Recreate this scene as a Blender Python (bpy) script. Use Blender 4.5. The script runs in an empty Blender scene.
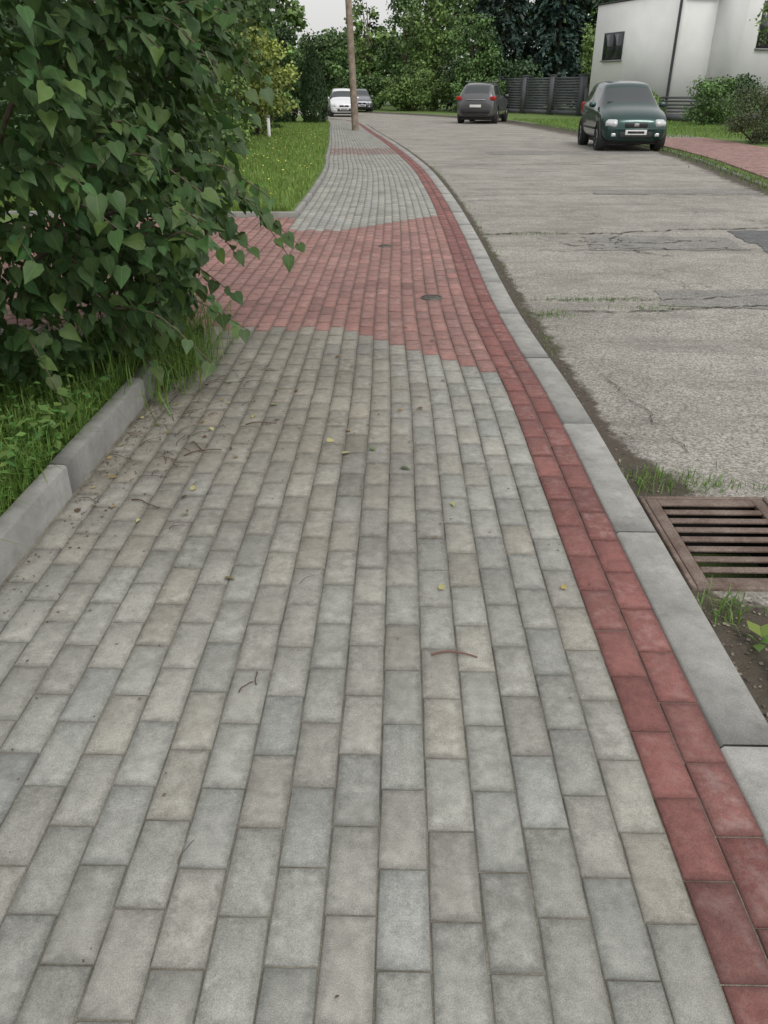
import bpy, math, numpy as np
from mathutils import Vector, Matrix
R = np.random.default_rng(7)
sc = bpy.context.scene
sc.view_settings.view_transform = 'Standard'
sc.view_settings.look = 'None'
sc.view_settings.exposure = 0
# ------------------------------------------------------------------ helpers
def link(o, parent=None):
    sc.collection.objects.link(o)
    if parent is not None: o.parent = parent
    return o
def empty(name, loc=(0,0,0), rz=0):
    o = bpy.data.objects.new(name, None); o.location = loc; o.rotation_euler = (0,0,rz)
    return link(o)
def fast_mesh(name, V, faces, mat, attrs=None, parent=None, smooth=False):
    V = np.asarray(V, dtype=np.float32).reshape(-1,3)
    me = bpy.data.meshes.new(name)
    me.vertices.add(len(V)); me.vertices.foreach_set('co', V.ravel())
    idx = np.concatenate([np.asarray(f).ravel() for f in faces]).astype(np.int32)
    tot = np.concatenate([np.full(len(f), np.asarray(f).shape[1]) for f in faces]).astype(np.int32)
    st = np.concatenate([[0], np.cumsum(tot)[:-1]]).astype(np.int32)
    me.loops.add(len(idx)); me.loops.foreach_set('vertex_index', idx)
    me.polygons.add(len(tot)); me.polygons.foreach_set('loop_start', st)
    try: me.polygons.foreach_set('loop_total', tot)
    except Exception: pass
    me.update(calc_edges=True); me.validate()
    for k, a in (attrs or {}).items():
        a = np.asarray(a, dtype=np.float32)
        if k == 'Col':
            at = me.attributes.new('Col', 'FLOAT_COLOR', 'POINT')
            c = np.ones((len(V),4), np.float32); c[:, :3] = a; at.data.foreach_set('color', c.ravel())
        elif a.ndim == 2:
            at = me.attributes.new(k, 'FLOAT_VECTOR', 'POINT'); at.data.foreach_set('vector', a.ravel())
        else:
            at = me.attributes.new(k, 'FLOAT', 'POINT'); at.data.foreach_set('value', a)
    if smooth: me.polygons.foreach_set('use_smooth', np.ones(len(me.polygons), bool))
    me.materials.append(mat)
    return link(bpy.data.objects.new(name, me), parent)
class B:
    """accumulates verts / faces"""
    def __init__(s): s.v=[]; s.f={}; s.c=[]; s.n=0
    def add(s, V, faces, col=None):
        V=np.asarray(V,float).reshape(-1,3)
        for f in faces:
            f=np.asarray(f)
            if len(f): s.f.setdefault(f.shape[1],[]).append(f+s.n)
        s.v.append(V); s.n+=len(V)
        if col is None: col=(1,1,1)
        col=np.asarray(col,float)
        s.c.append(np.broadcast_to(col,(len(V),3)) if col.ndim==1 else col)
    def make(s,name,mat,parent=None,smooth=False,extra=None):
        at={'Col':np.concatenate(s.c)}
        if extra: at.update(extra)
        return fast_mesh(name,np.concatenate(s.v),[np.concatenate(x) for x in s.f.values()],mat,at,parent,smooth)
def tube(b, pts, rad, n=6, col=(1,1,1)):
    pts=np.asarray(pts,float); m=len(pts); rad=np.broadcast_to(rad,(m,))
    t=np.gradient(pts,axis=0); t/=np.linalg.norm(t,axis=1)[:,None]+1e-9
    ref=np.array([0.31,0.22,0.92]) if abs(t[0][2])<.9 else np.array([1,0.1,0])
    u=np.cross(t,ref); u/=np.linalg.norm(u,axis=1)[:,None]+1e-9
    w=np.cross(t,u)
    a=np.arange(n)/n*2*np.pi
    V=pts[:,None]+rad[:,None,None]*(np.cos(a)[None,:,None]*u[:,None]+np.sin(a)[None,:,None]*w[:,None])
    i=np.arange(m-1)[:,None]*n; j=np.arange(n)[None]; j2=(j+1)%n
    F=np.stack([i+j,i+j2,i+n+j2,i+n+j],-1).reshape(-1,4)
    b.add(V.reshape(-1,3),[F, np.array([[ (m-1)*n+k for k in range(n)]])],col)
CUB=np.array([[-1,-1,-1],[1,-1,-1],[1,1,-1],[-1,1,-1],[-1,-1,1],[1,-1,1],[1,1,1],[-1,1,1]])*.5
CF=np.array([[0,3,2,1],[4,5,6,7],[0,1,5,4],[1,2,6,5],[2,3,7,6],[3,0,4,7]])
def bx(b, c, s, rz=0, col=(1,1,1)):
    V=CUB*np.array(s); ca,sa=math.cos(rz),math.sin(rz)
    V=np.stack([V[:,0]*ca-V[:,1]*sa, V[:,0]*sa+V[:,1]*ca, V[:,2]],1)+np.array(c)
    b.add(V,[CF],col)
def box(name,c,s,mat,parent=None,rz=0,bevel=0):
    b=B(); bx(b,(0,0,0),s)
    o=b.make(name,mat,parent); o.location=c; o.rotation_euler=(0,0,rz)
    if bevel:
        m=o.modifiers.new('b','BEVEL'); m.width=bevel; m.segments=2
    return o
# ---- node helper
class N:
    def __init__(s,name):
        s.m=bpy.data.materials.new(name); s.m.use_nodes=True; s.t=s.m.node_tree
        s.t.nodes.clear(); s.out=s.t.nodes.new('ShaderNodeOutputMaterial')
    def __call__(s,typ,ins=None,out=0,**pr):
        n=s.t.nodes.new('ShaderNode'+typ)
        for k,v in pr.items(): setattr(n,k,v)
        for k,v in (ins or {}).items():
            if v is None: continue
            sock=n.inputs[k]
            if isinstance(v,bpy.types.NodeSocket): s.t.links.new(v,sock)
            else:
                try: sock.default_value=v
                except Exception: sock.default_value=(*v,1)
        return n.outputs[out] if out is not None else n
    def math(s,op,a,b=None,c=None,clamp=False): return s('Math',{0:a,1:b,2:c},operation=op,use_clamp=clamp)
    def attr(s,name,out): 
        n=s.t.nodes.new('ShaderNodeAttribute'); n.attribute_name=name; return n.outputs[out]
    def noise(s,scale,detail=3,vec=None,rough=.55,dim='3D'):
        return s('TexNoise',{'Vector':vec,'Scale':scale,'Detail':detail,'Roughness':rough})
    def mr(s,v,a,b,c,d,smooth=False): return s('MapRange',{'Value':v,1:a,2:b,3:c,4:d},interpolation_type='SMOOTHSTEP' if smooth else 'LINEAR')
    def mul(s,c,f):
        n=s.t.nodes.new('ShaderNodeVectorMath'); n.operation='SCALE'
        s.t.links.new(c,n.inputs[0]); 
        if isinstance(f,bpy.types.NodeSocket): s.t.links.new(f,n.inputs['Scale'])
        else: n.inputs['Scale'].default_value=f
        return n.outputs[0]
    def mix(s,f,a,b):
        n=s.t.nodes.new('ShaderNodeMix'); n.data_type='RGBA'
        for k,v in ((0,f),(6,a),(7,b)):
            if isinstance(v,bpy.types.NodeSocket): s.t.links.new(v,n.inputs[k])
            else: n.inputs[k].default_value = v if k==0 else (*v,1)
        return n.outputs[2]
    def geo(s): return s('NewGeometry',out=0)
    def bump(s,h,strength=.3,dist=.005):
        return s('Bump',{'Strength':strength,'Distance':dist,'Height':h})
    def bsdf(s,col,rough=.8,normal=None,**k):
        ins={'Base Color':col,'Roughness':rough}
        if normal is not None: ins['Normal']=normal
        ins.update({a.replace('_',' '):b for a,b in k.items()})
        return s('BsdfPrincipled',ins)
    def done(s,sh): s.t.links.new(sh,s.out.inputs[0]); return s.m
def simple(name,col,rough=.6,metal=0,nscale=0,namt=.15,bumpd=0,**k):
    n=N(name); g=n.geo()
    if nscale:
        no=n.noise(nscale,4,g); c=n.mix(n.mr(no,.3,.7,0,1),tuple(x*(1-namt) for x in col),tuple(min(1,x*(1+namt)) for x in col))
        nb=n.bump(no,.4,bumpd) if bumpd else None
    else: c=(*col,1); nb=None
    return n.done(n.bsdf(c,rough,nb,Metallic=metal,**k))
# ------------------------------------------------------------------ materials
def mat_paver():
    n=N('concrete_paver'); g=n.geo()
    col=n.attr('Col','Color'); pv=n.attr('puv','Vector')
    sp=n('SeparateXYZ',{0:pv},out=None)
    dx=n.math('SUBTRACT',.05,n.math('ABSOLUTE',sp.outputs[0])); dy=n.math('SUBTRACT',.10,n.math('ABSOLUTE',sp.outputs[1]))
    d=n.math('MINIMUM',dx,dy)
    n1=n.noise(55,4,g); d2=n.math('ADD',d,n.math('MULTIPLY',n.math('SUBTRACT',n1,.5),.045))
    edge=n.mr(d2,.001,.024,.76,1.03,True)
    fine=n.noise(420,2,g); speck=n.mr(fine,.3,.7,.74,1.24)
    bl=n.mr(n.noise(1.9,4,g,.65),.3,.7,.80,1.16)
    mid=n.mr(n.noise(24,4,g,.75),.32,.68,.80,1.16)
    f=n.math('MULTIPLY',n.math('MULTIPLY',edge,speck),n.math('MULTIPLY',bl,mid))
    c=n.mul(col,f)
    off=n('VectorMath',{0:g,1:pv},operation='ADD')
    ef=n.math('MULTIPLY',n.mr(n.noise(13,4,off,.65),.46,.70,0,.5),n.mr(d,.004,.02,0,1))
    c=n.mix(n.math('MULTIPLY',ef,sp.outputs[2]),c,n.mix(.5,n.mul(c,1.5),(.50,.50,.47)))
    pit=n.mr(n.noise(150,2,g),.68,.76,0,.45); c=n.mix(pit,c,(.10,.095,.085))
    st=n.mr(n.noise(6,5,g,.72),.58,.72,0,.30); c=n.mix(st,c,(.15,.135,.11))
    h=n.math('ADD',fine,n.math('MULTIPLY',n1,1.5))
    return n.done(n.bsdf(c,.88,n.bump(h,.5,.002)))
M_PAV=mat_paver()
def mat_kerb():
    n=N('kerb_concrete'); g=n.geo(); col=n.attr('Col','Color')
    f=n.math('MULTIPLY',n.mr(n.noise(350,2,g),.3,.7,.80,1.18),n.mr(n.noise(6,5,g,.7),.3,.7,.74,1.15))
    c=n.mul(col,f); c=n.mix(n.mr(n.noise(11,5,g,.7),.50,.72,0,.5),c,(.15,.14,.115))
    return n.done(n.bsdf(c,.9,n.bump(n.noise(260,3,g),.5,.002)))
M_KERB=mat_kerb()
def mat_sand():
    n=N('joint_sand'); g=n.geo()
    c=n.mix(n.mr(n.noise(7,5,g,.7),.3,.7,0,1),(.09,.085,.065),(.30,.275,.225)); c=n.mul(c,n.mr(n.noise(500,2,g),.3,.7,.6,1.3))
    return n.done(n.bsdf(c,.95,n.bump(n.noise(400,2,g),.6,.004)))
M_SAND=mat_sand()
def mat_road():
    n=N('old_asphalt'); g=n.geo()
    e=n.attr('edge','Fac'); 
    v=n('TexVoronoi',{'Vector':g,'Scale':120.0},out=None)
    agg=n.mr(n('SeparateColor',{0:v.outputs[1]}),0,1,.55,1.5)
    base=n.mix(n.mr(n.noise(.7,5,g,.68),.36,.64,0,1),(.225,.212,.185),(.325,.308,.275))
    base=n.mix(n.mr(n.noise(4,5,g,.72),.45,.7,0,.55),base,(.39,.37,.325))
    c=n.mul(base,agg)
    c=n.mul(c,n.mr(n.noise(45,4,g,.75),.3,.7,.74,1.22))
    w=n('VectorMath',{0:g,1:n.mul(n('TexNoise',{'Vector':g,'Scale':2.5,'Detail':5.0},out=1),.7)},operation='ADD')
    vc=n('TexVoronoi',{'Vector':w,'Scale':.42},feature='DISTANCE_TO_EDGE')
    cr=n.math('MULTIPLY',n.mr(vc,.0,.006,1,0),n.mr(n.noise(.5,2,g),.5,.56,0,1))
    c=n.mix(n.math('MULTIPLY',cr,.6),c,(.06,.055,.048))
    sv=n('VectorMath',{0:g,1:(.5,2.2,1.)},operation='MULTIPLY')
    c=n.mix(n.mr(n.noise(1.1,5,sv,.7),.50,.66,0,.5),c,(.15,.142,.125))
    c=n.mix(n.mr(n.noise(14,4,g,.75),.62,.74,0,.5),c,(.13,.12,.10))
    dn=n.math('ADD',e,n.math('MULTIPLY',n.math('SUBTRACT',n.noise(9,5,g,.7),.5),.9))
    dirt=n.mr(dn,.35,.6,0,1,True)
    dc=n.mix(n.noise(30,4,g,.7),(.030,.025,.018),(.11,.09,.068))
    dc=n.mul(dc,n.mr(n.noise(300,2,g),.3,.7,.6,1.5))
    c=n.mix(dirt,c,dc)
    h=n.math('ADD',n.math('MULTIPLY',v.outputs[0],-1.0),n.math('MULTIPLY',cr,-2))
    return n.done(n.bsdf(c,.9,n.bump(h,.6,.004)))
M_ROAD=mat_road()
def mat_patch(name,a,b):
    n=N(name); g=n.geo()
    c=n.mix(n.mr(n.noise(4,5,g,.7),.3,.7,0,1),a,b)
    v=n('TexVoronoi',{'Vector':g,'Scale':110.0},out=None)
    c=n.mul(c,n.mr(n('SeparateColor',{0:v.outputs[1]}),0,1,.6,1.45))
    return n.done(n.bsdf(c,.9,n.bump(v.outputs[0],.5,.004)))
M_PATCH=mat_patch('asphalt_patch',(.085,.088,.088),(.14,.145,.142))
M_PATCH2=mat_patch('asphalt_patch_pale',(.16,.155,.14),(.26,.25,.23))
M_CRACK=mat_patch('crack_dirt',(.035,.032,.025),(.09,.08,.065))
def mat_soil(name,a,b,s=6):
    n=N(name); g=n.geo(); c=n.mix(n.mr(n.noise(s,5,g,.7),.3,.7,0,1),a,b)
    c=n.mul(c,n.mr(n.noise(90,3,g),.3,.7,.6,1.35))
    return n.done(n.bsdf(c,.95,n.bump(n.noise(60,4,g),.6,.02)))
M_SOIL=mat_soil('soil',(.035,.04,.015),(.07,.09,.03))
M_GRND=mat_soil('ground_grass',(.05,.08,.025),(.09,.13,.04),1.2)
M_LAWN=mat_soil('lawn_base',(.08,.14,.03),(.15,.22,.05),2.5)
def mat_leaf(name,rough=.5,trans=.3,vein=False,spec=.4):
    n=N(name); col=n.attr('Col','Color'); g=n.geo()
    c=n.mul(col,n.mr(n.noise(35,2,g),.3,.7,.85,1.15)) if vein else col
    if vein:
        l=n('SeparateXYZ',{0:n.attr('luv','Vector')},out=None)
        aw=n.math('ABSOLUTE',l.outputs[1])
        m=n.mr(aw,.006,.03,.45,0)
        ph=n.math('SUBTRACT',l.outputs[0],n.math('MULTIPLY',aw,.9))
        s=n.math('SINE',n.math('MULTIPLY',ph,44.0)); sv=n.mr(s,.86,1,0,.18)
        c=n.mix(n.math('MAXIMUM',m,sv),c,(.14,.24,.07))
    b=n.bsdf(c,rough,Specular_IOR_Level=spec)
    if trans==0: return n.done(b)
    t=n('BsdfTranslucent',{'Color':n.mix(.5,n.mul(c,1.6),(.10,.20,.02))})
    return n.done(n('MixShader',{0:trans,1:b,2:t}))
M_LILAC=mat_leaf('lilac_leaf',.5,.2,True,.32)
M_LEAF=mat_leaf('tree_leaf',.6,0)
M_GRASS=mat_leaf('grass_blade',.55,.3)
M_BARK=simple('bark',(.11,.085,.06),.9,nscale=18,namt=.45,bumpd=.02)
M_DRY=(lambda n:n.done(n.bsdf(n.attr('Col','Color'),.8)))(N('dry_litter'))
# ------------------------------------------------------------------ curves of kerbs
_ky=np.array([-8,3.7,4.6,5.6,8.3,11.6,16.3,21.9,28,33.3,40,44.6,50,58,68,90]); _kx=np.array([.77,.77,.725,.69,.70,.66,.50,.05,-.55,-1.15,-1.75,-2.4,-4.4,-8.5,-16,-34.])
_ry=np.array([-8,13,20,28,40,48,56,64,74,95]); _rx=np.array([5.9,5.9,6.9,7.1,6.4,5.3,2.5,-2,-12,-30.])
def sm(y,X,Y):
    y=np.asarray(y,float); w=np.maximum(.45,np.abs(y)*.11); r=0
    for k in np.linspace(-1,1,9): r=r+np.interp(y+k*w,X,Y)
    return r/9
def kx(y): return sm(y,_ky,_kx)
def rx(y): return sm(y,_ry,_rx)
def pmap(x,y):
    s=kx(y)-.77; wn=np.clip((x+.8)/1.4,0,1); far=np.clip((y-9)/10,0,1)
    w=wn*(1-far)+far*(.75+.25*wn)
    return x+s*w
# ------------------------------------------------------------------ pavers
def pavers(name,cx,cy,hx,hy,mapf,zf,cols,ch=.0035,mat=None,low=-.035,flat=False,jit=True):
    n=len(cx); hx=np.broadcast_to(hx,(n,)); hy=np.broadcast_to(hy,(n,))
    sx=np.array([-1,1,1,-1]); sy=np.array([-1,-1,1,1])
    L=[];Z=[]
    for inset,z in ((0,low),(0,-ch*.8),(ch,0.)):
        lx=sx[None]*(hx[:,None]-inset); ly=sy[None]*(hy[:,None]-inset)
        L.append(np.stack([lx,ly],-1)); Z.append(np.full((n,4),z))
    L=np.concatenate(L,1); Z=np.concatenate(Z,1)
    tl=R.normal(0,.006,(n,2)) if jit else np.zeros((n,2)); dz=R.normal(0,.0009,n) if jit else np.zeros(n)
    rot=R.normal(0,.006,n) if jit else np.zeros(n)
    X=cx[:,None]+L[...,0]-rot[:,None]*L[...,1]; Y=cy[:,None]+L[...,1]+rot[:,None]*L[...,0]
    Zz=Z+zf+dz[:,None]+(tl[:,:1]*L[...,0]+tl[:,1:]*L[...,1]*.6)
    V=np.stack([mapf(X,Y),Y,Zz],-1).reshape(-1,3)
    base=np.arange(n)[:,None,None]*12
    T=[]
    for r in (0,4):
        for k in range(4): T.append([r+k,r+(k+1)%4,r+4+(k+1)%4,r+4+k])
    T.append([8,9,10,11]); F=(base+np.array(T)[None]).reshape(-1,4)
    C=np.repeat(cols,12,0)
    rnd=R.random(n)
    P=np.concatenate([L,np.broadcast_to(rnd[:,None,None],(n,12,1))],-1).reshape(-1,3)
    return fast_mesh(name,V,[F],mat or M_PAV,{'Col':C,'puv':P})
def grid(x0,ncol,y0,y1,ph=0):
    xs=[];ys=[]
    for i in range(ncol):
        o=.1 if (i+ph)%2 else 0
        o+=R.normal(0,.007)
        yy=np.arange(y0+o,y1,.2); xs.append(np.full(len(yy),x0+.1*i+.05)); ys.append(yy)
    return np.concatenate(xs),np.concatenate(ys)
def paver_cols(x,y,red):
    n=len(x)
    g=np.tile(np.array([.300,.298,.268]),(n,1))
    tan=np.clip((y-1.5)/1.6,0,1)*np.clip((.5-x)/.8,0,1)*np.clip((6.5-y)/1,0,1)
    g=g*(1-tan[:,None]*np.array([.12,.17,.225]))
    g*= (1+R.normal(0,.065,(n,1))); warm=R.normal(0,.014,n); g[:,0]*=1+warm; g[:,2]*=1-warm
    r=np.tile(np.array([.285,.155,.135]),(n,1))
    strip=(x>.57)
    r[strip]=[.215,.090,.080]
    fb=(y>19)&(x>-1.3)&~strip; r[fb]=[.25,.185,.17]
    r*= (1+R.normal(0,.08,(n,1))); r[:,0]*=1+R.normal(0,.025,n)
    return np.clip(np.where(red[:,None],r,g),.02,.8)
x,y=grid(-1.23,20,-.3,44.5)
strip=x>.57
lo=np.where(x<-.31,4.92,4.92-(x+.31)*.92); hi=np.where(x<-.54,8.95,8.95+(x+.54)*1.1)
red=strip|((y>lo)&(y<hi))|((y>20.4)&(y<22.6))
x2,y2=grid(-4.53,33,4.35,10.0)
red2=(y2>4.92)
ok=(y2<9.9)
x=np.concatenate([x,x2[ok]]);y=np.concatenate([y,y2[ok]]);red=np.concatenate([red,red2[ok]])
pavement=pavers('pavement',x,y,.0482,.0982,pmap,0.0,paver_cols(x,y,red))
def strip_sheet(name,xl,xr,ys,z,mat,edgef=None,nx=2,skip=None,parent=None):
    ys=np.asarray(ys); ts=np.linspace(0,1,nx) if np.isscalar(nx) else nx
    XL=xl(ys);XR=xr(ys)
    if np.isscalar(nx): X=XL[:,None]+(XR-XL)[:,None]*ts[None]
    else: X=XL[:,None]+np.minimum(ts[None],(XR-XL)[:,None])
    Y=np.broadcast_to(ys[:,None],X.shape); V=np.stack([X,Y,np.full(X.shape,z)],-1)
    m=X.shape[1]; i=np.arange(len(ys)-1)[:,None]*m; j=np.arange(m-1)[None]
    F=np.stack([i+j,i+j+1,i+m+j+1,i+m+j],-1)
    if skip is not None:
        cxm=(X[:-1,:-1]+X[1:,1:])/2; cym=(Y[:-1,:-1]+Y[1:,1:])/2; F=F[~skip(cxm,cym)]
    F=F.reshape(-1,4); at={}
    if edgef is not None: at['edge']=edgef(X,Y).reshape(-1)
    return fast_mesh(name,V.reshape(-1,3),[F],mat,at,parent)
YS=np.concatenate([np.arange(-4,8,.1),np.arange(8,50,.5)])
strip_sheet('pavement_bedding',lambda y:pmap(np.full_like(y,-1.26),y),lambda y:kx(y),YS,-.0048,M_SAND)
strip_sheet('driveway_bedding',lambda y:np.full_like(y,-4.6),lambda y:pmap(np.full_like(y,-1.2),y),np.arange(4.2,10.05,.1),-.0090,M_SAND)
# ------------------------------------------------------------------ kerbs
def kerbrun(name,x0,y0,y1,w,zt,mapf,base=.33,seg=1.0,low=-.16):
    b=B(); y=y0
    while y<y1:
        e=min(y+seg,y1); yy=np.linspace(y+.003,e-.003,6); c=base*(1+R.normal(0,.05)); ch=.008
        prof=[(-w/2,low),(-w/2,zt-ch),(-w/2+ch,zt),(w/2-ch,zt),(w/2,zt-ch),(w/2,low)]
        dzz=R.normal(0,.0015); dx=R.normal(0,.0012)
        V=np.array([[[float(mapf(x0+px,q))+dx,q,pz+dzz] for px,pz in prof] for q in yy]); m=6
        i=np.arange(5)[:,None]*m; j=np.arange(5)[None]
        F=np.stack([i+j,i+j+1,i+m+j+1,i+m+j],-1).reshape(-1,4)
        b.add(V.reshape(-1,3),[F,np.array([[0,1,2,3,4,5],[35,34,33,32,31,30]])],(c,c*.99,c*.93)); y=e
    return b.make(name,M_KERB)
kerbrun('road_kerb',.77+.073,-.66,66,.146,.004,lambda X,Y:X+kx(Y)-.77,.34)
kerbrun('lawn_kerb',-1.28,-1.4,4.1,.072,.125,lambda X,Y:X,.29)
kerbrun('lawn_kerb',-1.27,10.05,44,.07,.05,lambda X,Y:pmap(X,Y),.28)
def kerbx(name,x0,x1,y,zt):
    b=B(); x=x1
    while x>x0:
        bx(b,(x-.5,y,zt/2-.08),(.994,.075,zt+.16),0,(.28,.28,.26)); x-=1
    o=b.make(name,M_KERB); m=o.modifiers.new('b','BEVEL'); m.width=.008; m.segments=2
kerbx('lawn_kerb',-5.5,-1.244,4.145,.123); kerbx('lawn_kerb',-6,-1.235,10.005,.052)
kerbrun('road_kerb',5.9+.06,-4,66,.11,-.022,lambda X,Y:X+rx(Y)-5.9,.22)
# ------------------------------------------------------------------ ground, road
ZR=-.05
g=fast_mesh('ground',[[-1500,-1500,-.30],[1500,-1500,-.30],[1500,1500,-.30],[-1500,1500,-.30]],[np.array([[0,1,2,3]])],M_GRND)
tx=np.concatenate([[0,.03],np.arange(.08,.53,.05),[.53],np.arange(.6,1.6,.1),np.arange(1.8,6,.4),[60]])
GY0,GY1=2.06,2.70
ysr=np.unique(np.concatenate([np.arange(-4,8,.08),[GY0,GY1],np.arange(8,30,.4),np.arange(30,95,1.)]))
def edgef(X,Y):
    off=X-(kx(Y)+.146)
    w=np.interp(Y,[-3,1.85,2.1,2.6,2.75,3.1,3.6,5,9,20],[.42,.40,.05,.05,.30,.13,.10,.14,.10,.14])
    e=np.clip(1-off/(2*w),0,1)
    offr=(rx(Y))-X; e2=np.clip(1-offr/.7,0,1)*.9
    return np.maximum(e,e2)
strip_sheet('road',lambda y:kx(y)+.14,lambda y:rx(y)+.01,ysr,ZR,M_ROAD,edgef,tx,
   skip=lambda X,Y:(X>.94)&(X<1.45)&(Y>GY0)&(Y<GY1))
def patch(name,pts,z,mat,rag=.02):
    P=[];m=len(pts)
    for i in range(m):
        a=np.array(pts[i]);b_=np.array(pts[(i+1)%m]); k=max(3,int(np.linalg.norm(b_-a)/.05)); w=0
        for t in range(k):
            w=w*.85+R.normal(0,rag); P.append(a+(b_-a)*t/k+w*np.array([1,1])*math.sin(math.pi*t/k)+R.normal(0,rag*.4,2))
    P=np.array(P); V=np.c_[P,np.full(len(P),z)]
    return fast_mesh(name,V,[np.arange(len(P))[None]],mat)
patch('asphalt_patch',[(3.62,7.7),(5.5,7.6),(5.5,9.35),(3.75,9.3)],ZR+.005,M_PATCH)
patch('asphalt_patch',[(1.95,5.8),(2.05,6.3),(5.7,6.35),(5.7,5.75),(3.2,5.65)],ZR+.004,M_PATCH2,.015)
patch('asphalt_patch',[(1.9,8.05),(3.5,8.1),(3.55,8.85),(2.0,8.9)],ZR+.004,M_PATCH2,.02)
patch('asphalt_patch',[(3.0,12.8),(5.6,12.9),(5.6,13.6),(3.1,13.4)],ZR+.004,M_PATCH2,.02)
patch('asphalt_patch',[(2.3,21),(6.6,21.4),(6.7,22.6),(2.2,22.2)],ZR+.004,M_PATCH2,.03)
def crack(b,p,w=.015,sp=.035,wan=.02):
    p=np.array(p,float); q=[]
    for a,c in zip(p[:-1],p[1:]):
        k=max(2,int(np.linalg.norm(c-a)/sp)); 
        for t in range(k): q.append(a+(c-a)*t/k)
    q=np.array(q); wk=np.cumsum(R.normal(0,wan,(len(q),2)),0); wk-=np.linspace(0,1,len(q))[:,None]*wk[-1]; q=q+wk+R.normal(0,.006,(len(q),2))
    d=np.gradient(q,axis=0); d/=np.linalg.norm(d,axis=1)[:,None]+1e-9
    nrm=np.c_[-d[:,1],d[:,0]]; ww=w*R.uniform(.05,1,len(q))[:,None]
    z=np.full((len(q),1),ZR+.009); V=np.concatenate([np.c_[q+nrm*ww,z],np.c_[q-nrm*ww,z]]); m=len(q)
    i=np.arange(m-1); b.add(V,[np.stack([i,i+1,m+i+1,m+i],1)])
b=B()
crack(b,[(.95,9.0),(2.2,9.05),(3.6,9.3),(5.8,9.4)],.022); crack(b,[(1.4,8.0),(2.3,8.05),(3.6,8.1)],.010)
for k in range(9):
    x0=1.7+R.uniform(0,1.8); y0=R.uniform(8.05,8.8); crack(b,[(x0,y0),(x0+R.normal(0,.25),y0+R.normal(0,.2))],.014,wan=.03)
crack(b,[(2.0,8.5),(2.7,8.4),(3.4,8.55)],.012)
crack(b,[(.95,5.5),(1.5,5.72),(3.2,5.62),(5.6,5.7)],.012); crack(b,[(1.0,5.9),(1.6,6.1),(1.95,6.3),(5.5,6.3)],.010)
crack(b,[(1.15,4.2),(1.22,3.6),(1.3,3.1)],.004)
crack(b,[(.93,12.5),(2.5,12.9),(5.8,12.8)],.014); crack(b,[(.9,18),(3,18.3),(6.2,18)],.02)
b.make('road_cracks',M_CRACK)
strip_sheet('verge',lambda y:rx(y)+.11,lambda y:rx(y)+60,np.arange(-4,95,1.),-.03,M_LAWN,None,3)
strip_sheet('garden_ground',lambda y:pmap(np.full_like(y,-60.),y)*0-60,lambda y:pmap(np.full_like(y,-1.31),y),np.concatenate([np.arange(10.05,45,.5),np.arange(45,60,1)]),.028,M_LAWN,None,3)
strip_sheet('lawn_soil',lambda y:np.full_like(y,-6.),lambda y:np.full_like(y,-1.31),np.array([-3,0,2,4.12]),.09,M_SOIL,None,3)
fast_mesh('garden_ground',[[-60,-4,.02],[-4.55,-4,.02],[-4.55,10.1,.02],[-60,10.1,.02]],[np.array([[0,1,2,3]])],M_LAWN)
x,y=grid(0,26,13,30); rm=lambda X,Y:X+rx(Y)+.35
redr=((y>12)&(y<28)); cc=paver_cols(np.full_like(x,-3.),y+20,redr)
cc=np.where(redr[:,None],cc*np.array([1.1,1.22,1.22]),cc*.95)
pavers('pavement',x,y,.0478,.0978,rm,.0,cc)
# ------------------------------------------------------------------ drain grate
M_RUST=(lambda n:(lambda g:n.done(n.bsdf(n.mul(n.mix(n.mr(n.noise(9,5,g,.7),.35,.65,0,1),(.12,.08,.062),(.23,.18,.15)),n.mr(n.noise(120,3,g),.3,.7,.7,1.3)),.75,n.bump(n.noise(150,3,g),.5,.002),Metallic=.2)))(n.geo()))(N('rusty_iron'))
M_DARK=simple('dark_void',(.008,.008,.007),.9)
gr=empty('drain_grate',(1.2,(GY0+GY1)/2,0))
b=B(); W=.498;H=GY1-GY0-.002; zt=ZR+.012; 
def gb(x0,x1,y0,y1,z0=zt-.03,z1=zt): bx(b,((x0+x1)/2,(y0+y1)/2,(z0+z1)/2),(x1-x0,y1-y0,z1-z0))
gb(-W/2,-W/2+.018,-H/2,H/2,zt-.05,zt); gb(W/2-.018,W/2,-H/2,H/2,zt-.05,zt); gb(-W/2+.018,W/2-.018,-H/2,-H/2+.018,zt-.05,zt); gb(-W/2+.018,W/2-.018,H/2-.018,H/2,zt-.05,zt)
o=b.make('frame',M_RUST,gr); m=o.modifiers.new('b','BEVEL'); m.width=.003
b=B(); iw=W/2-.022; ih=H/2-.022; zz=zt-.003
gb(-iw,-iw+.045,-ih,ih,zz-.02,zz); gb(iw-.045,iw,-ih,ih,zz-.02,zz)
ns=8; bar=.030; tot=2*ih; slot=(tot-(ns+1)*bar-.03)/ns; yy=-ih
for k in range(ns+1):
    bw=bar+(.015 if k in(0,ns) else 0)
    gb(-iw+.045,iw-.045,yy,yy+bw,zz-.012,zz-.0006); yy+=bw+slot
o=b.make('grid',M_RUST,gr); m=o.modifiers.new('b','BEVEL'); m.width=.004; m.segments=2
b=B(); V=CUB*np.array([W-.01,H-.01,.5])+np.array([0,0,zt-.31]); b.add(V,[CF[[0,2,3,4,5]]]); b.make('shaft',M_DARK,gr)
M_IRON=simple('cast_iron',(.12,.115,.10),.6,.4,60,.4,.002)
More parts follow.
